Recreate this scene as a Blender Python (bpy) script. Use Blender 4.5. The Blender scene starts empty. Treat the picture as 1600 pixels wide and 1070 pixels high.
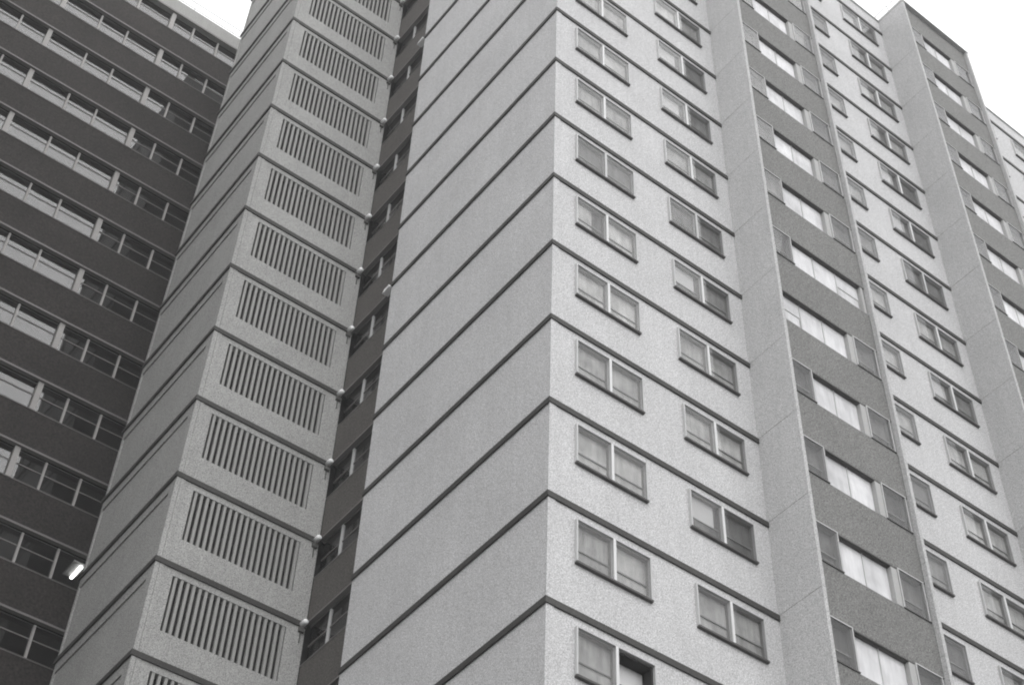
import bpy, math, random
from mathutils import Matrix, Vector

random.seed(7)
sc = bpy.context.scene
COL = sc.collection

# ------------------------------------------------------------------ camera
ZG = 42.3                    # height of storey line "0" above the ground
H = 2.7                      # storey height
cam_d = bpy.data.cameras.new('camera')
cam = bpy.data.objects.new('camera', cam_d)
COL.objects.link(cam)
sc.camera = cam
yaw, pitch, roll = math.radians(49.309), math.radians(48.039), math.radians(-1.316)
fw = Vector((math.cos(pitch)*math.cos(yaw), math.cos(pitch)*math.sin(yaw), math.sin(pitch)))
sd = Vector((math.sin(yaw), -math.cos(yaw), 0))
up = sd.cross(fw)
s2 = sd*math.cos(roll) + up*math.sin(roll)
u2 = up*math.cos(roll) - sd*math.sin(roll)
m = Matrix((s2, u2, -fw)).transposed().to_4x4()
m.translation = Vector((-14.447, -18.814, -40.825 + ZG))
cam.matrix_world = m
cam_d.sensor_width = 36.0
cam_d.lens = 2497.4/1600*36.0
cam_d.shift_x = -153.0/1600
cam_d.clip_start = 0.1
cam_d.clip_end = 3000

# ------------------------------------------------------------------ sky and sun (overcast)
SUN_AZ = math.radians(-110)    # direction towards the sun in the XY plane
SUN_EL = math.radians(42)
world = bpy.data.worlds.new('World')
sc.world = world
world.use_nodes = True
nt = world.node_tree
nt.nodes.clear()
sky = nt.nodes.new('ShaderNodeTexSky')
sky.sky_type = 'NISHITA'
sky.sun_disc = False
sky.sun_elevation = SUN_EL
sky.sun_rotation = math.pi/2 - SUN_AZ
sky.dust_density = 2.0
bw = nt.nodes.new('ShaderNodeRGBToBW')
mixs = nt.nodes.new('ShaderNodeMixRGB')
mixs.inputs[0].default_value = 0.86
mixs.inputs[2].default_value = (12.6, 12.6, 12.75, 1)
bg = nt.nodes.new('ShaderNodeBackground')
bg.inputs[1].default_value = 0.1
wo = nt.nodes.new('ShaderNodeOutputWorld')
nt.links.new(sky.outputs[0], bw.inputs[0])
nt.links.new(bw.outputs[0], mixs.inputs[1])
nt.links.new(mixs.outputs[0], bg.inputs[0])
nt.links.new(bg.outputs[0], wo.inputs[0])

sun_d = bpy.data.lights.new('sun', 'SUN')
sun_d.energy = 1.0
sun_d.angle = math.radians(95)
sun_d.color = (1.0, 0.99, 0.975)
sun = bpy.data.objects.new('sun', sun_d)
COL.objects.link(sun)
sdir = Vector((math.cos(SUN_EL)*math.cos(SUN_AZ), math.cos(SUN_EL)*math.sin(SUN_AZ), math.sin(SUN_EL)))
sun.rotation_euler = sdir.to_track_quat('Z', 'Y').to_euler()
sun.location = (30, -60, 90)

sc.view_settings.view_transform = 'Standard'
sc.view_settings.look = 'None'
sc.view_settings.gamma = 1.0
sc.view_settings.use_curve_mapping = False
sc.view_settings.exposure = 0.48
sc.cycles.pixel_filter_type = 'BLACKMAN_HARRIS'
sc.cycles.filter_width = 2.0

# ------------------------------------------------------------------ materials
def mat(name, col, rough=0.85, grain=0.0, gscale=36.0, stain=0.0, bump=0.0, spec=0.3, streak=0.0, rand=0.0):
    """grey surface: fine grain, broad soft stains and vertical streaks in world space"""
    mt = bpy.data.materials.new(name)
    mt.use_nodes = True
    t = mt.node_tree
    b = t.nodes['Principled BSDF']
    b.inputs['Roughness'].default_value = rough
    b.inputs['Specular IOR Level'].default_value = spec
    b.inputs['Base Color'].default_value = (*col, 1)
    if not (grain or stain or streak or rand):
        return mt
    geo = t.nodes.new('ShaderNodeNewGeometry')
    off = t.nodes.new('ShaderNodeMapping')
    off.inputs['Location'].default_value = (3.137, 7.713, 1.291)
    off.inputs['Rotation'].default_value = (.61, .37, .83)
    t.links.new(geo.outputs['Position'], off.inputs['Vector'])
    val = None
    def mul(a, bsock):
        if a is None:
            return bsock
        n = t.nodes.new('ShaderNodeMath'); n.operation = 'MULTIPLY'
        t.links.new(a, n.inputs[0]); t.links.new(bsock, n.inputs[1])
        return n.outputs[0]
    def noise(scale, amp, vec=None, detail=3.0, rough_=0.6):
        n = t.nodes.new('ShaderNodeTexNoise')
        n.inputs['Scale'].default_value = scale
        n.inputs['Detail'].default_value = detail
        n.inputs['Roughness'].default_value = rough_
        t.links.new(vec or off.outputs[0], n.inputs['Vector'])
        r = t.nodes.new('ShaderNodeMapRange')
        r.inputs[1].default_value = 0.25; r.inputs[2].default_value = 0.75
        r.inputs[3].default_value = 1-amp; r.inputs[4].default_value = 1+amp
        t.links.new(n.outputs['Fac'], r.inputs[0])
        return r.outputs[0], n.outputs['Fac']
    gn = None
    if grain:
        o, gn = noise(gscale, grain, detail=1.0, rough_=0.7); val = mul(val, o)
    if stain:
        o, _ = noise(0.55, stain, detail=5.0); val = mul(val, o)
    if streak:
        mp = t.nodes.new('ShaderNodeMapping')
        mp.inputs['Scale'].default_value = (5.0, 5.0, 0.35)
        t.links.new(geo.outputs['Position'], mp.inputs['Vector'])
        o, _ = noise(1.0, streak, vec=mp.outputs[0], detail=4.0); val = mul(val, o)
    if rand:
        oi = t.nodes.new('ShaderNodeObjectInfo')
        r = t.nodes.new('ShaderNodeMapRange')
        r.inputs[3].default_value = 1-rand; r.inputs[4].default_value = 1+rand
        t.links.new(oi.outputs['Random'], r.inputs[0]); val = mul(val, r.outputs[0])
    vm = t.nodes.new('ShaderNodeVectorMath'); vm.operation = 'SCALE'
    vm.inputs[0].default_value = col
    t.links.new(val, vm.inputs['Scale'])
    t.links.new(vm.outputs[0], b.inputs['Base Color'])
    if bump and gn is not None:
        bp = t.nodes.new('ShaderNodeBump')
        bp.inputs['Strength'].default_value = bump
        bp.inputs['Distance'].default_value = 0.01
        t.links.new(gn, bp.inputs['Height'])
        t.links.new(bp.outputs[0], b.inputs['Normal'])
    return mt

def glass_mat(name, ior, tint):
    """window glass: clear behind, mirror-like at the surface by Fresnel"""
    mt = bpy.data.materials.new(name)
    mt.use_nodes = True
    t = mt.node_tree; t.nodes.clear()
    out = t.nodes.new('ShaderNodeOutputMaterial')
    tr = t.nodes.new('ShaderNodeBsdfTransparent'); tr.inputs[0].default_value = (*tint, 1)
    gl = t.nodes.new('ShaderNodeBsdfGlossy'); gl.inputs['Roughness'].default_value = 0.0
    fr = t.nodes.new('ShaderNodeFresnel')
    mx = t.nodes.new('ShaderNodeMixShader')
    geo = t.nodes.new('ShaderNodeNewGeometry')
    iv = t.nodes.new('ShaderNodeMapRange')          # same reflectance on both faces of the thin pane
    iv.inputs[3].default_value = ior; iv.inputs[4].default_value = 1/ior
    t.links.new(geo.outputs['Backfacing'], iv.inputs[0]); t.links.new(iv.outputs[0], fr.inputs[0])
    t.links.new(fr.outputs[0], mx.inputs[0])
    t.links.new(tr.outputs[0], mx.inputs[1])
    t.links.new(gl.outputs[0], mx.inputs[2])
    t.links.new(mx.outputs[0], out.inputs[0])
    return mt

def curtain_mat(name, col, fold=.22, lo=.45):
    """net curtain: soft vertical folds"""
    mt = mat(name, col, 0.9, spec=0.1)
    t = mt.node_tree; b = t.nodes['Principled BSDF']
    geo = t.nodes.new('ShaderNodeNewGeometry')
    mp = t.nodes.new('ShaderNodeMapping'); mp.inputs['Scale'].default_value = (9.0, 9.0, 1.3)
    nz = t.nodes.new('ShaderNodeTexNoise'); nz.inputs['Scale'].default_value = 1.0; nz.inputs['Detail'].default_value = 3.0
    n2 = t.nodes.new('ShaderNodeTexNoise'); n2.inputs['Scale'].default_value = 1.7; n2.inputs['Detail'].default_value = 2.0
    r = t.nodes.new('ShaderNodeMapRange'); r.inputs[1].default_value = .3; r.inputs[2].default_value = .7; r.inputs[3].default_value = 1-fold; r.inputs[4].default_value = 1+fold*.8
    r2 = t.nodes.new('ShaderNodeMapRange'); r2.inputs[1].default_value = .3; r2.inputs[2].default_value = .7; r2.inputs[3].default_value = 1-fold*1.4; r2.inputs[4].default_value = 1+fold
    oi = t.nodes.new('ShaderNodeObjectInfo')
    r3 = t.nodes.new('ShaderNodeMapRange'); r3.inputs[3].default_value = 1-lo; r3.inputs[4].default_value = 1+lo*.3
    t.links.new(oi.outputs['Random'], r3.inputs[0])
    t.links.new(geo.outputs['Position'], mp.inputs[0]); t.links.new(mp.outputs[0], nz.inputs['Vector'])
    t.links.new(geo.outputs['Position'], n2.inputs['Vector'])
    t.links.new(nz.outputs['Fac'], r.inputs[0]); t.links.new(n2.outputs['Fac'], r2.inputs[0])
    a = t.nodes.new('ShaderNodeMath'); a.operation = 'MULTIPLY'
    t.links.new(r.outputs[0], a.inputs[0]); t.links.new(r2.outputs[0], a.inputs[1])
    c = t.nodes.new('ShaderNodeMath'); c.operation = 'MULTIPLY'
    t.links.new(a.outputs[0], c.inputs[0]); t.links.new(r3.outputs[0], c.inputs[1])
    vm = t.nodes.new('ShaderNodeVectorMath'); vm.operation = 'SCALE'; vm.inputs[0].default_value = col
    t.links.new(c.outputs[0], vm.inputs['Scale']); t.links.new(vm.outputs[0], b.inputs['Base Color'])
    return mt

M = {
 'render':   mat('light_render', (.485, .485, .488), .9, grain=.44, stain=.07, streak=.05, bump=.25, rand=.012),
 'render_b': mat('grey_render', (.33, .33, .322), .9, grain=.52, stain=.08, streak=.06, bump=.25, rand=.012),
 'fin':      mat('fin_render', (.425, .425, .425), .9, grain=.45, stain=.05, streak=.05, bump=.2),
 'band':     mat('dark_band_paint', (.046, .045, .043), .7, grain=.4, stain=.25),
 'bay_sp':   mat('grey_panel', (.165, .165, .16), .85, grain=.6, gscale=28, stain=.06, streak=.05, bump=.2, rand=.02),
 'dark_sp':  mat('dark_pebble_panel', (.025, .0215, .020), .85, grain=.8, gscale=14, stain=.3, streak=.10, bump=.3, rand=.05),
 'link_sp':  mat('link_panel', (.075, .070, .065), .85, grain=.5, gscale=24, stain=.1, streak=.08, rand=.05),
 'parapet':  mat('parapet_concrete', (.30, .30, .29), .9, grain=.15, stain=.08, streak=.06),
 'trim':     mat('trim_strip', (.17, .162, .158), .6, grain=.1, stain=.08),
 'pillar':   mat('concrete_pillar', (.36, .35, .34), .8, grain=.12, stain=.08),
 'frame':    mat('aluminium_frame', (.46, .46, .46), .5, spec=.5, grain=.05),
 'frame_w':  mat('white_frame', (.62, .62, .62), .5, spec=.5),
 'post':     mat('grey_post', (.36, .36, .355), .7, grain=.1),
 'sill':     mat('shade_dark_sill', (.07, .068, .066), .6, grain=.1),  # dark tone includes the shade of undersides and window heads
 'reveal':   mat('window_reveal', (.27, .27, .265), .9),
 'white':    curtain_mat('white_blind', (.66, .66, .67), .10, .13),
 'inside':   mat('room_plaster', (.16, .155, .15), .9),
 'insidel':  mat('ceiling_plaster', (.5, .5, .49), .9),
 'slat':     mat('louvre_slat', (.30, .30, .29), .8, grain=.12, stain=.05),
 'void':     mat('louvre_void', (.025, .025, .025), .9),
 'lamp':     mat('white_enamel', (.88, .88, .88), .35, spec=.5),
 'lampd':    mat('lamp_bracket', (.09, .09, .085), .6),
 'rail':     mat('galvanised_rail', (.45, .45, .45), .5, spec=.5),
 'roof':     mat('roof_felt', (.18, .18, .18), .9, grain=.2),
 'ground':   mat('asphalt', (.085, .085, .084), .9, grain=.25, gscale=8, stain=.12, bump=.2),
 'glass':    glass_mat('window_glass', 1.26, (.88, .88, .88)),
 'glass_w':  glass_mat('wing_glass', 1.85, (.8, .8, .8)),
 'curtain':  curtain_mat('net_curtain', (.62, .62, .61), .2, .3),
 'curtains': curtain_mat('grey_curtain', (.20, .20, .195), .2, .4),
 'curtaind': curtain_mat('dim_curtain', (.30, .30, .295), .2, .4),
}
tube_m = bpy.data.materials.new('lit_tube'); tube_m.use_nodes = True
_b = tube_m.node_tree.nodes['Principled BSDF']
_b.inputs['Emission Color'].default_value = (1, 1, .98, 1)
_b.inputs['Emission Strength'].default_value = 5.0
M['tube'] = tube_m

# ------------------------------------------------------------------ helpers
WL = {}           # world location of each object's origin

def link(name, data, loc, parent=None):
    o = bpy.data.objects.new(name, data)
    COL.objects.link(o)
    p = Vector(loc)
    WL[o] = p
    if parent is not None:
        o.parent = parent
        o.location = p - WL[parent]
    else:
        o.location = p
    return o

def tag(o, label, cat, group=None):
    o['label'] = label; o['category'] = cat
    if group: o['group'] = group
    return o

def box_geo(V, F, x0, x1, y0, y1, z0, z1):
    n = len(V)
    V += [(x0,y0,z0),(x1,y0,z0),(x1,y1,z0),(x0,y1,z0),(x0,y0,z1),(x1,y0,z1),(x1,y1,z1),(x0,y1,z1)]
    F += [(n,n+3,n+2,n+1),(n+4,n+5,n+6,n+7),(n,n+1,n+5,n+4),(n+1,n+2,n+6,n+5),(n+2,n+3,n+7,n+6),(n+3,n,n+4,n+7)]

CACHE = {}
def boxes_mesh(name, boxes, material):
    key = (material, tuple(tuple(round(c, 4) for c in b) for b in boxes))
    if key in CACHE: return CACHE[key]
    V, F = [], []
    for b in boxes: box_geo(V, F, *b)
    me = bpy.data.meshes.new(name)
    me.from_pydata(V, [], F); me.update()
    me.materials.append(M[material])
    CACHE[key] = me
    return me

def parts(name, boxes, material, parent, origin=None):
    """one mesh object made of boxes given in world coordinates"""
    if origin is None:
        b = boxes[0]; origin = (b[0], b[2], b[4])
    ox, oy, oz = origin
    loc = [(b[0]-ox, b[1]-ox, b[2]-oy, b[3]-oy, b[4]-oz, b[5]-oz) for b in boxes]
    return link(name, boxes_mesh(name, loc, material), origin, parent)

def box(name, x0, x1, y0, y1, z0, z1, material, parent):
    return parts(name, [(x0,x1,y0,y1,z0,z1)], material, parent)

def zk(k): return ZG - H*k

def copy_tree(o, loc, parent):
    """copy a part and its sub-parts to another place"""
    c = o.copy(); COL.objects.link(c)
    WL[c] = Vector(loc); c.parent = parent; c.location = WL[c] - WL[parent]
    for ch in o.children:
        d = ch.copy(); COL.objects.link(d); d.parent = c; WL[d] = WL[c] + ch.location
    return c

def holed_panel(name, x0, x1, z0, z1, y0, y1, holes, material, parent):
    """wall panel facing -Y, with real window openings, y0 front, y1 back"""
    xs = sorted({x0, x1, *[h[0] for h in holes], *[h[1] for h in holes]})
    zs = sorted({z0, z1, *[h[2] for h in holes], *[h[3] for h in holes]})
    def solid(i, j):
        if i < 0 or j < 0 or i >= len(xs)-1 or j >= len(zs)-1: return False
        cx, cz = (xs[i]+xs[i+1])/2, (zs[j]+zs[j+1])/2
        return not any(h[0] < cx < h[1] and h[2] < cz < h[3] for h in holes)
    V, F, idx = [], [], {}
    ox, oz = x0, z0
    def v(i, j, b):
        if (i, j, b) not in idx:
            idx[(i, j, b)] = len(V); V.append((xs[i]-ox, (y1 if b else y0)-y0, zs[j]-oz))
        return idx[(i, j, b)]
    for i in range(len(xs)-1):
        for j in range(len(zs)-1):
            if not solid(i, j): continue
            F.append((v(i,j,0), v(i+1,j,0), v(i+1,j+1,0), v(i,j+1,0)))
            F.append((v(i,j,1), v(i,j+1,1), v(i+1,j+1,1), v(i+1,j,1)))
            if not solid(i-1,j): F.append((v(i,j,0), v(i,j+1,0), v(i,j+1,1), v(i,j,1)))
            if not solid(i+1,j): F.append((v(i+1,j,0), v(i+1,j,1), v(i+1,j+1,1), v(i+1,j+1,0)))
            if not solid(i,j-1): F.append((v(i,j,0), v(i,j,1), v(i+1,j,1), v(i+1,j,0)))
            if not solid(i,j+1): F.append((v(i,j+1,0), v(i+1,j+1,0), v(i+1,j+1,1), v(i,j+1,1)))
    key = (name, material, tuple(V))
    if key not in CACHE:
        me = bpy.data.meshes.new(name); me.from_pydata(V, [], F); me.update()
        me.materials.append(M[material]); CACHE[key] = me
    return link(name, CACHE[key], (x0, y0, z0), parent)

# ------------------------------------------------------------------ plan of the estate (metres)
W1, BW_, PJ = 6.41, 3.99, 1.352          # light wall, bay width, bay projection
MOD = 10.385                              # light wall + bay
LW = 7.55                                 # length of the left flank wall
LA, LM, LD = -3.967, 9.792, 0.12          # louvred tower: corner x, front y, inner corner x
LB = 14.85                                # louvred tower: rear y
WN = 17.33                                # wing front y
ROOF = ZG + 17.1
KTOP, KBOT = -6, 15
BAND = 0.15

# ------------------------------------------------------------------ ground
gv = [(-190,-190,0),(190,-190,0),(190,190,0),(-190,190,0)]
gm = bpy.data.meshes.new('ground'); gm.from_pydata(gv, [], [(0,1,2,3)]); gm.materials.append(M['ground'])
g = link('ground', gm, (0,0,0)); g['kind'] = 'structure'

# ------------------------------------------------------------------ main tower
tower = link('apartment_tower', None, (0, 0, 0))
tag(tower, 'tall pale rendered apartment tower with dark storey bands and projecting grey bays', 'building')
XE = W1 + 2*MOD + 3.2                       # right end (beyond the picture)
box('core', .32, XE, .3, LW-.02, 0, ROOF-.9, 'reveal', tower)
box('rear_core', 2.6, XE, LW, 15.5, 0, ROOF-.9, 'reveal', tower)
box('roof', .3, XE-.3, .3, 15.2, ROOF-.9+.004, ROOF-.6, 'roof', tower)

# window openings of the light wall, measured from the wall's left end
WIN = ((.69, 2.67), (3.91, 5.88))
WT, WB = .375, 1.515                        # top and bottom below the storey line
def make_window(width, kind='net'):
    """projecting box window: frame > sill, mullion, panes, curtains or blinds, transoms, reveal. origin: top left on the wall plane"""
    w, h, pj = width, WB-WT, .07
    org = (0, -500, 0)
    Y = -500
    o = parts('window', [(0,w,Y-pj,Y+.02,-.03,0),(0,.035,Y-pj,Y+.02,-h+.03,-.03),(w-.035,w,Y-pj,Y+.02,-h+.03,-.03)], 'frame', None, org)
    parts('sill', [(-.004,w+.004,Y-pj-.012,Y+.02,-h-.02,-h+.03)], 'sill', o)  # dark strip paints the shaded underside of the projecting box
    c = w/2
    parts('mullion', [(c-.032,c+.032,Y-pj-.004,Y+.02,-h+.03,-.03)], 'frame' if kind == 'dim' else 'frame_w', o)
    deep = kind == 'open'
    rv = [(.003,w-.003,Y+.02,Y+.13,-.05,-.003),(.003,.04,Y+.02,Y+.13,-h+.04,-.05),(w-.04,w-.003,Y+.02,Y+.13,-h+.04,-.05),
          (c-.045,c+.045,Y+.02,Y+.125,-h+.04,-.05),(.003,w-.003,Y+.02,Y+.13,-h+.003,-h+.04)]
    parts('reveal', rv, 'reveal', o)
    for i, (a, b) in enumerate(((.035, c-.032), (c+.032, w-.035))):
        if deep and i == 1:
            parts('shade_lining', [(a+.01,b,Y+.0,Y+.27,-.085,-.051),(b-.045,b-.006,Y+.0,Y+.27,-h+.041,-.086)], 'void', o)  # near-black boxes put the deep recess shade into colour
            parts('curtain', [(a,b,Y+.272,Y+.277,-h+.04,-.05)], 'frame_w', o)
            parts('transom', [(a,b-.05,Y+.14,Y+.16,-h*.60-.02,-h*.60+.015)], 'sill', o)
            continue
        parts('pane', [(a,b,Y-pj+.02,Y-pj+.026,-h+.03,-.03)], 'glass', o)
        parts('transom', [(a,b,Y+.07,Y+.09,-h*.60-.02,-h*.60+.012)], 'reveal', o)
        if kind == 'half' or (kind == 'mixed' and i == 0):      # white blind let half down over a dim curtain
            d = -h*(.45 if kind == 'half' else .58)
            parts('blind', [(a+.02,b-.14,Y+.092,Y+.097,d,-.05)], 'frame_w', o)
            parts('curtain', [(a,b,Y+.10,Y+.105,-h+.04,-.05)], 'curtaind', o)
        elif kind == 'drawn':                                   # curtain drawn to one side
            e = a+(b-a)*.62 if i == 0 else b
            parts('curtain', [(a,e,Y+.10,Y+.105,-h+.04,-.05)], 'curtain', o)
            if i == 0: parts('curtain', [(e,b,Y+.11,Y+.115,-h+.04,-.05)], 'curtaind', o)
        else:
            parts('curtain', [(a,b,Y+.10,Y+.105,-h+.04,-.05)], 'curtaind' if kind == 'dim' or (kind == 'mixed' and i) else 'curtain', o)
    return o

def storey_facade(X0, X1, k, wins, first):
    """one storey of light wall from X0 to X1"""
    z1, z0 = zk(k), zk(k+1)
    holes = [(X0+a, X0+b, z1-WB, z1-WT) for a, b in wins]
    holed_panel('wall_panel', X0, X1, z0+.004, z1, 0, .28, holes, 'render', tower)
    return holes

KINDS = ('net', 'dim', 'half', 'mixed', 'drawn', 'open')
proto_win = {kd: make_window(1.98, kd) for kd in KINDS}
# what the photograph shows at particular windows: (wall, column, storey)
SHOWN = {(0,0,8): 'open', (0,0,2): 'dim', (0,1,5): 'net', (0,1,6): 'mixed', (0,0,6): 'net', (0,0,7): 'net', (0,1,3): 'mixed', (0,0,5): 'net', (0,1,7): 'net', (0,0,3): 'drawn', (0,0,4): 'net', (0,0,1): 'net', (0,1,2): 'dim'}

def light_wall(n, kw0, kw1, cols=(0, 1)):
    """n-th light wall between the bays"""
    X0 = n*MOD if n else 0.0
    X1 = X0 + W1
    for k in range(KTOP, KBOT+1):
        has = kw0 <= k <= kw1
        wins = [WIN[c] for c in cols] if has else []
        storey_facade(X0, X1, k, wins, n == 0)
        for c in cols:
            if has:
                kd = SHOWN.get((n, c, k)) or random.choice(('net','net','net','dim','mixed','drawn'))
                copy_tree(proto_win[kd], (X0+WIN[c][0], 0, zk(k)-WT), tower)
    holed_panel('parapet', X0, X1, zk(KTOP)+.002, ROOF, 0, .28, [], 'render', tower)
    for k in range(KTOP, KBOT+1):
        z = zk(k)
        if n == 0:
            # the dark storey band runs round the corner
            parts('storey_band', [(-.045, X1, -.045, -.001, z-BAND, z), (-.045, -.001, -.001, LW, z-BAND, z)], 'band', tower)
            box('corner_strip', -.012, .175, -.014, -.001, zk(k+1)+.001, z-BAND-.001, 'render', tower)
        else:
            parts('storey_band', [(X0, X1-.002, -.045, -.001, z-BAND, z)], 'band', tower)
    box('coping', X0-(.06 if n == 0 else 0), X1, -.06, .3, ROOF, ROOF+.06, 'render', tower)

light_wall(0, -5, 10)
light_wall(1, -6, 9)
light_wall(2, -6, 1)

# left flank: plain rendered storeys
for k in range(KTOP, KBOT+1):
    box('flank_panel', 0, .3, .281, LW, zk(k+1)+.004, zk(k), 'render', tower)
box('flank_panel', 0, .3, .281, LW, zk(KTOP)+.002, ROOF, 'render', tower)
box('coping', -.06, .3, .301, LW+.02, ROOF, ROOF+.06, 'render', tower)

# ------------------------------------------------------------------ projecting bays
YF = -PJ                  # front of the fins
YS = -PJ + .14            # plane of the spandrels
BT, BBm = .217*H, .650*H  # window strip below the storey line

def make_side_window(w):
    h = BBm-BT
    Y = -500
    o = parts('window', [(0,w,Y-.012,Y+.05,-.03,0),(0,.028,Y-.012,Y+.05,-h,-.03),(w-.028,w,Y-.012,Y+.05,-h,-.03)], 'frame', None, (0,Y,0))
    parts('sill', [(-.01,w+.01,Y-.03,Y+.05,-h-.03,-h)], 'sill', o)
    parts('pane', [(.028,w-.028,Y+.006,Y+.012,-h,-.03)], 'glass', o)
    parts('reveal', [(.0,w,Y+.05,Y+.24,-.03,0),(0,.03,Y+.05,Y+.24,-h,-.03),(w-.03,w,Y+.05,Y+.24,-h,-.03)], 'reveal', o)
    parts('transom', [(.03,w-.03,Y+.13,Y+.16,-h*.62-.02,-h*.62+.02)], 'reveal', o)
    parts('curtain', [(.03,w-.03,Y+.19,Y+.195,-h,-.03)], 'curtains', o)
    return o

def make_centre_window(w, npan, jamb, hopper=-1):
    h = BBm-BT-.03
    Y = -500
    o = parts('window', [(0,w,Y+.05,Y+.16,-.035,0),(0,.03,Y+.02,Y+.16,-h,-.035)], 'sill', None, (0,Y,0))
    parts('soffit_shade_bar', [(.03,w-.03,Y+.005,Y+.028,-.03,0)], 'sill', o)  # dark head bars paint in the shade of the recess soffit
    parts('window_post', [(w-jamb,w,Y+.01,Y+.16,-h,-.036)], 'post', o)
    step = (w-jamb-.03)/npan
    for i in range(npan):
        a = .03+i*step
        parts('panel', [(a+.012,a+step-.012,Y+.135,Y+.15,-h,-.04)], 'white', o)
        if hopper == i:
            parts('hopper_frame', [(a+.03,a+step-.03,Y+.118,Y+.134,-h*.52,-h*.52+.022),(a+step-.05,a+step-.03,Y+.118,Y+.134,-h,-h*.52-.001)], 'post', o)
        if i < npan-1:
            parts('mullion', [(a+step-.012,a+step+.012,Y+.11,Y+.16,-h,-.04)], 'frame', o)
    return o

side_l = make_side_window(.84)
side_r = make_side_window(.88)
centre = make_centre_window(1.93, 2, .2)
centre_l = make_centre_window(2.79, 3, .2, 0)     # runs through to the left fin
centre_r = make_centre_window(2.84, 3, .10, 2)    # runs through to the right fin

def bay(n, kw0, kw1):
    X0 = W1 + n*MOD
    X1 = X0 + BW_
    for side in (0, 1):
        xa, xb = (X0, X0+.11) if side == 0 else (X1-.11, X1)
        for k in range(KTOP, KBOT+1):       # storey-high fin slabs with open joints
            box('fin_wall', xa, xb, YF, -.002 if side == 0 else -.002, zk(k+1)+.010, zk(k)-.002, 'fin', tower)
        box('fin_wall', xa, xb, YF, -.002, zk(KTOP)+.006, ROOF, 'fin', tower)
    box('bay_core', X0+.012, X1-.012, YS+.3, .2, 0, ROOF-.3, 'reveal', tower)
    box('bay_roof', X0-.02, X1+.02, YF-.03, .02, ROOF+.001, ROOF+.05, 'fin', tower)
    a, b = X0+.112, X1-.112
    for k in range(KTOP, KBOT+1):
        top, bot = zk(k)-BT, zk(k)-BBm
        nxt = zk(k+1)-BT
        box('spandrel_panel', a, b, YS, YS+.12, max(nxt, .0)+.002, bot-.031, 'bay_sp', tower)
        if kw0 <= k <= kw1:
            kind = ''
            if n == 0 and k == 3: kind = 'L'
            if n == 0 and k == 2: kind = 'R'
            if kind != 'L': copy_tree(side_l, (X0+.115, YS, top), tower)
            if kind != 'R': copy_tree(side_r, (X0+2.915, YS, top), tower)
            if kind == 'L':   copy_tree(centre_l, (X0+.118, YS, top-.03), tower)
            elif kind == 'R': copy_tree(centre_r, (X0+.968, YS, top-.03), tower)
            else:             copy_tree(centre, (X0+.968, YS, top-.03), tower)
            c0, c1 = {'': (.962, 2.908), 'L': (.114, 2.908), 'R': (.962, 3.87)}[kind]
            box('lintel', X0+c0, X0+c1, YS+.001, YS+.12, top-.029, top-.001, 'bay_sp', tower)
        else:
            box('spandrel_panel', a, b, YS, YS+.12, bot-.029, top, 'bay_sp', tower)
    box('spandrel_panel', a, b, YS, YS+.12, zk(KTOP)-BT+.002, ROOF, 'bay_sp', tower)

bay(0, -6, 10)
bay(1, -6, 6)

for p in (*proto_win.values(), side_l, side_r, centre, centre_l, centre_r):
    for ch in list(p.children): bpy.data.objects.remove(ch)
    bpy.data.objects.remove(p)

# ------------------------------------------------------------------ recessed glazed link between the towers
lk = link('glazed_link', None, (LD, LW, 0))
tag(lk, 'narrow dark strip of windows and grey panels in the slot beside the louvred tower', 'building')
XS = .14
for k in range(KTOP, KBOT+1):
    zt, zb = zk(k)-.472*H, zk(k+1)
    if k < KBOT:
        sp = box('spandrel_panel', XS, XS+.12, LW+.01, LM-.004, zb+.05, zt, 'link_sp', lk)
        parts('edge_trim', [(XS-.02, XS+.12, LW+.01, LM-.004, zb, zb+.048)], 'trim', sp)
        parts('sill', [(XS-.015, XS+.12, LW+.01, LM-.004, zt+.001, zt+.03)], 'trim', sp)
    if k <= 10:
        head = zk(k)
        w = parts('window', [(XS+.11, XS+.16, LW+.01, LM-.004, head-.05, head-.001), (XS+.11, XS+.16, LW+.01, LM-.004, zt+.031, zt+.06)], 'lampd', lk)
        parts('mullion', [(XS+.09, XS+.16, 8.83, 8.885, zt+.061, head-.051)], 'frame', w)
        parts('transom', [(XS+.12, XS+.16, LW+.01, 8.829, head-.62, head-.59), (XS+.12, XS+.16, 8.886, LM-.004, head-.62, head-.59)], 'trim', w)
        parts('pane', [(XS+.135, XS+.141, LW+.01, 8.829, zt+.061, head-.051)], 'glass', w)
        parts('pane', [(XS+.135, XS+.141, 8.886, LM-.004, zt+.061, head-.051)], 'glass', w)
    box('floor_slab', XS+.121, 2.55, LW+.01, LM-.01, zk(k)+.051 if k > KTOP else zk(k)+.051, zk(k)+.35, 'inside', lk)
box('back_wall', 2.4, 2.55, LW+.02, LM-.02, 0, ROOF-.7, 'inside', lk)
box('parapet', XS, XS+.3, LW+.01, LM-.004, zk(KTOP), ROOF, 'render', lk)

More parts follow.
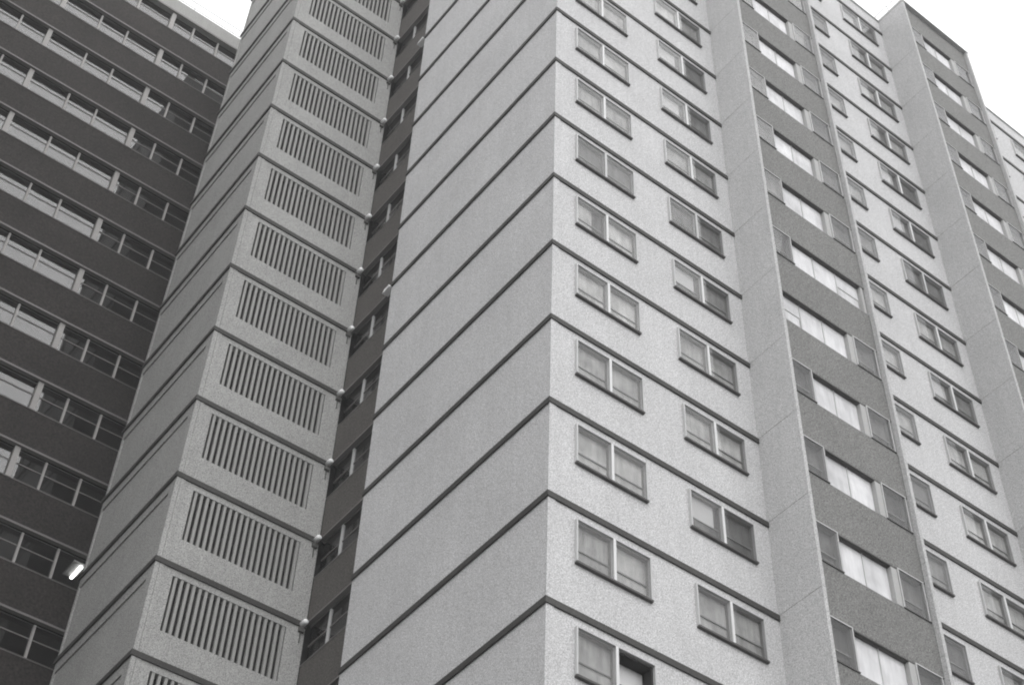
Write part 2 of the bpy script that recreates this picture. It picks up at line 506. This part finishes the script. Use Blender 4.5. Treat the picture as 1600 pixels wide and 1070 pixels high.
# ------------------------------------------------------------------ louvred tower
lt = link('louvred_tower', None, (LA, LM, 0))
tag(lt, 'pale grey tower with a vertical-slat louvre panel on every storey, beside the dark wing', 'building')
VX0, VX1, VT, VB = -3.475, -.385, .122*H, .710*H
box('core', LA+.26, 2.2, LM+.4, LB-.26, 0, ROOF-.6, 'void', lt)
NS = 19
pitch_s = (VX1-VX0)/NS
for k in range(KTOP, KBOT+1):
    z1, z0 = zk(k), zk(k+1)
    vis = k <= 10
    holes = [(VX0, VX1, z1-VB, z1-VT)] if vis else []
    holed_panel('wall_panel', LA, LD, z0+.004, z1, LM, LM+.25, holes, 'render_b', lt)
    parts('storey_band', [(LA-.045, LD, LM-.045, LM-.001, z1-BAND, z1), (LA-.045, LA-.001, LM-.001, LB+.045, z1-BAND, z1)], 'band', lt)
    parts('corner_strip', [(LA-.012, LA+.10, LM-.016, LM-.001, z0+.001, z1-BAND-.001), (LA+.115, LA+.225, LM-.016, LM-.001, z0+.001, z1-BAND-.001)], 'render_b', lt)
    # flank: recessed field inside a raised border
    parts('flank_panel', [(LA+.035, LA+.25, LM+.251, LB, z0+.004, z1)], 'render_b', lt)
    parts('flank_border', [(LA, LA+.034, LM+.252, LB, z1-.46, z1-.001), (LA, LA+.034, LM+.252, LM+.33, z0+.004, z1-.461), (LA, LA+.034, LB-.10, LB, z0+.004, z1-.461)], 'render_b', lt)
    box('rear_panel', LA+.26, 0, LB-.25, LB-.002, z0+.004, z1, 'render_b', lt)
    if vis:
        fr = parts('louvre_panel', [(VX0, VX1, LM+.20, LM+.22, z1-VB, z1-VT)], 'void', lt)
        for i in range(NS):
            x = VX0 + (i+.5)*pitch_s + .012
            parts('slat', [(x-.030, x+.040, LM+.012, LM+.085, z1-VB+.004, z1-VT-.004)], 'slat', fr)
holed_panel('parapet', LA, LD, zk(KTOP)+.002, ROOF, LM, LM+.25, [], 'render_b', lt)
box('parapet', LA, LA+.25, LM+.251, LB, zk(KTOP)+.002, ROOF, 'render_b', lt)
box('parapet', LA+.251, 2.2, LB-.25, LB, zk(KTOP)+.002, ROOF, 'render_b', lt)
box('roof', LA+.26, 2.2, LM+.26, LB-.26, ROOF-.6+.003, ROOF-.4, 'roof', lt)
parts('coping', [(LA-.05, LD, LM-.05, LM+.27, ROOF, ROOF+.06), (LA-.05, LA+.27, LM+.271, LB+.05, ROOF, ROOF+.06)], 'render_b', lt)

# ------------------------------------------------------------------ dark wing
wg = link('apartment_wing', None, (-10, WN, 0))
tag(wg, 'dark wing with long brown-grey spandrels and continuous window strips at the left', 'building')
WX0, WX1 = -18.0, 2.4
COLS = [-18.0, -14.0, -10.0, -6.02, -2.0]
MULL = {-22.0: (1.45, 2.55), -18.0: (.93, 1.95, 2.95), -14.0: (.95, 1.9, 2.93), -10.0: (1.48, 2.56), -6.02: (.94, 2.04, 3.05), -2.0: (1.4, 2.5)}
YG = WN + .20
for k in range(KTOP, KBOT):
    head, sill = zk(k), zk(k)-.452*H
    sp = box('spandrel_panel', WX0, WX1, WN, WN+.12, zk(k+1)+.10, sill-.03, 'dark_sp', wg)
    parts('edge_trim', [(WX0, WX1, WN-.03, WN+.12, zk(k+1)+.001, zk(k+1)+.075)], 'trim', sp)
    parts('soffit', [(WX0, WX1, WN+.01, WN+.30, zk(k+1)+.076, zk(k+1)+.099)], 'dark_sp', sp)
    parts('sill', [(WX0, WX1, WN-.02, WN+.24, sill-.029, sill)], 'trim', sp)
    box('floor_slab', WX0, WX1, WN+.301, WN+4.0, zk(k)+.02, zk(k)+.30, 'inside', wg)
    if k > 9: continue
    for i, c in enumerate(COLS):
        e = COLS[i+1] if i+1 < len(COLS) else WX1
        a, b = c+.085, e-.085
        box('pillar', c-.085, c+.085, WN+.06, WN+.26, sill+.001, head-.001, 'pillar', wg)
        w = parts('window', [(a, b, YG-.02, YG+.03, head-.035, head-.002), (a, b, YG-.02, YG+.03, sill+.002, sill+.03)], 'lampd', wg)
        xs = [a] + [c+d for d in MULL[c] if c+d < b-.2] + [b]
        for j in range(len(xs)-1):
            p, q = xs[j] + (.034 if j else 0), xs[j+1] - (.034 if j < len(xs)-2 else 0)
            parts('pane', [(p, q, YG, YG+.006, sill+.03, head-.035)], 'glass_w', w)
            if not (k == 4 and c == -6.02 and j == 2):
                parts('transom', [(p, q, YG-.018, YG-.002, head-.50, head-.465)], 'trim', w)
            if j: parts('mullion', [(xs[j]-.033, xs[j]+.033, WN+.12, YG+.02, sill+.031, head-.036)], 'pillar', w)
box('back_wall', WX0, WX1, WN+4.0, WN+4.2, 0, ROOF-.6, 'inside', wg)
box('parapet', WX0, WX1, WN-.01, WN+.3, zk(KTOP)+.001, ROOF, 'parapet', wg)
box('edge_trim', WX0, WX1, WN-.04, WN-.011, zk(KTOP)+.001, zk(KTOP)+.09, 'trim', wg)
box('roof', WX0, WX1, WN+.31, WN+10, ROOF-.7, ROOF-.4, 'roof', wg)
for x in (-9.9, -2.2):
    box('partition', x, x+.1, WN+.31, WN+3.99, 0, ROOF-.8, 'inside', wg)

# added unseen range left of the court, there to darken its lower walls
rt = wg
box('court_shade_block', -30, -18.3, 6.5, 30, 0, ROOF, 'dark_sp', rt)
for k in range(KTOP, KBOT):  # panels and trims that dress the added shading block
    box('spandrel_panel', -18.299, -18.15, 6.5, WN-.01, zk(k+1), zk(k)-.45*H, 'dark_sp', rt)
    box('edge_trim', -18.149, -18.12, 6.5, WN-.01, zk(k+1)+.001, zk(k+1)+.075, 'trim', rt)

# ------------------------------------------------------------------ lamps and small fittings
def lathe(name, prof, n, material, loc, parent, axis='Z'):
    V, F = [], []
    for r, z in prof:
        for i in range(n):
            t = 2*math.pi*i/n
            x, y = r*math.cos(t), r*math.sin(t)
            V.append((x, y, z) if axis == 'Z' else (x, z, y))
    for j in range(len(prof)-1):
        for i in range(n):
            a, b = j*n+i, j*n+(i+1) % n
            F.append((a, b, b+n, a+n) if axis == 'Z' else (a, a+n, b+n, b))
    me = bpy.data.meshes.new(name); me.from_pydata(V, [], F); me.update()
    for p in me.polygons: p.use_smooth = True
    me.materials.append(M[material])
    return link(name, me, loc, parent)

ORD = ['topmost', 'second from the top', 'third from the top', 'fourth from the top', 'fifth from the top', 'sixth from the top',
       'sixth from the bottom', 'fifth from the bottom', 'fourth from the bottom', 'third from the bottom', 'second from the bottom', 'lowest']
lamp0 = None
for i, k in enumerate(range(-5, 7)):
    loc = (LD-.12, LM-.05, zk(k)-.12)
    if lamp0 is None:
        o = link('wall_lamp', None, loc); lamp0 = o
        lathe('lamp_body', [(0, -.20), (.045, -.20), (.068, -.18), (.075, -.15), (.075, .0), (0, .0)], 16, 'lamp', (loc[0], loc[1], loc[2]+.02), o, axis='Y')
        parts('bracket', [(loc[0]-.07, loc[0]+.07, loc[1]-.03, loc[1]+.048, loc[2]-.20, loc[2]-.06), (loc[0]-.012, loc[0]+.012, loc[1]+.025, loc[1]+.048, loc[2]-.50, loc[2]-.201)], 'lampd', o)
    else:
        o = lamp0.copy(); COL.objects.link(o); o.location = loc; WL[o] = Vector(loc)
        for ch in lamp0.children:
            d = ch.copy(); COL.objects.link(d); d.parent = o
    tag(o, 'small white wall lamp beside the louvre panels, %s' % ORD[i], 'lamp', 'lamps up the inner corner of the louvred tower')

# two wedge shaped floodlights under the link's panels, next to the flank wall
def wedge(name, loc, parent):
    V = [(-.10,-.34,.0),(-.10,.02,-.02),(.10,.02,-.02),(.10,-.34,.0),(-.10,-.30,.10),(-.06,.02,.20),(.10,.02,.20),(.10,-.30,.10)]
    F = [(0,1,2,3)[::-1],(4,5,6,7)[::-1],(0,1,5,4)[::-1],(1,2,6,5)[::-1],(2,3,7,6)[::-1],(3,0,4,7)[::-1]]
    me = bpy.data.meshes.new(name); me.from_pydata(V, [], [f[::-1] for f in F]); me.update(); me.materials.append(M['lamp'])
    return link(name, me, loc, parent)
for k, t in ((-3, 'upper'), (2, 'lower')):
    loc = (.0, LW+.30, zk(k)-.18)
    o = link('floodlight', None, loc)
    wedge('lamp_housing', loc, o)
    box('arm', loc[0]-.02, loc[0]+.14, loc[1]-.02, loc[1]+.03, loc[2]+.2, loc[2]+.24, 'lampd', o)
    tag(o, 'white wedge-shaped floodlight on the edge of the pale flank wall, the %s of two' % t, 'lamp', 'floodlights beside the flank wall')

# the lit fluorescent tube behind the wing window by the louvred tower
tl = (-3.22, WN+.50, zk(4)-.26)
o = link('fluorescent_lamp', None, (tl[0], tl[1], tl[2]))
tag(o, 'lit fluorescent tube glowing behind a wing window at the lower left', 'lamp')
lathe('tube', [(0, -.30), (.05, -.30), (.05, .30), (0, .30)], 12, 'tube', tl, o, axis='Y')
box('reflector', tl[0]-.26, tl[0]+.12, tl[1]-.36, tl[1]+.36, tl[2]+.055, tl[2]+.1, 'post', o)
box('hanger', tl[0]-.02, tl[0]+.02, tl[1]-.02, tl[1]+.02, tl[2]+.101, zk(4)+.019, 'lampd', o)

# roof railings
def railing(name, x0, y0, x1, y1, z, label, n):
    r = link(name, None, (x0, y0, z))
    dx, dy = x1-x0, y1-y0
    for zz in (.45, .9):
        parts('rail', [(x0-.012, x1+.012, min(y0, y1)-.012, max(y0, y1)+.012, z+zz-.012, z+zz+.012)], 'rail', r)
    for i in range(n+1):
        x, y = x0+dx*i/n, y0+dy*i/n
        parts('post', [(x-.015, x+.015, y-.015, y+.015, z, z+.885)], 'rail', r)
    tag(r, label, 'railing', 'thin railings along the roof edges')
railing('roof_railing', -17.5, WN+.2, 2.0, WN+.2, ROOF, 'thin metal railing along the roof edge of the dark wing', 8)
railing('roof_railing', W1+BW_+.3, .25, W1+MOD-.4, .25, ROOF+.06, 'thin metal railing on the pale wall between the two bays', 3)
railing('roof_railing', W1+MOD+.2, YF+.2, W1+MOD+.2, .2, ROOF+.05, 'short thin railing on the roof of the right-hand bay', 2)

# ------------------------------------------------------------------ haze
hz = bpy.data.materials.new('haze'); hz.use_nodes = True
t = hz.node_tree; t.nodes.clear()
pv = t.nodes.new('ShaderNodeVolumePrincipled')
pv.inputs['Color'].default_value = (.95, .95, .95, 1)
pv.inputs['Density'].default_value = .0011
mo = t.nodes.new('ShaderNodeOutputMaterial')
t.links.new(pv.outputs[0], mo.inputs['Volume'])
V, F = [], []
box_geo(V, F, -200, 200, -200, 200, -1, ROOF+3)
me = bpy.data.meshes.new('haze'); me.from_pydata(V, [], F); me.materials.append(hz)
h = link('haze', me, (0,0,0)); h['kind'] = 'stuff'
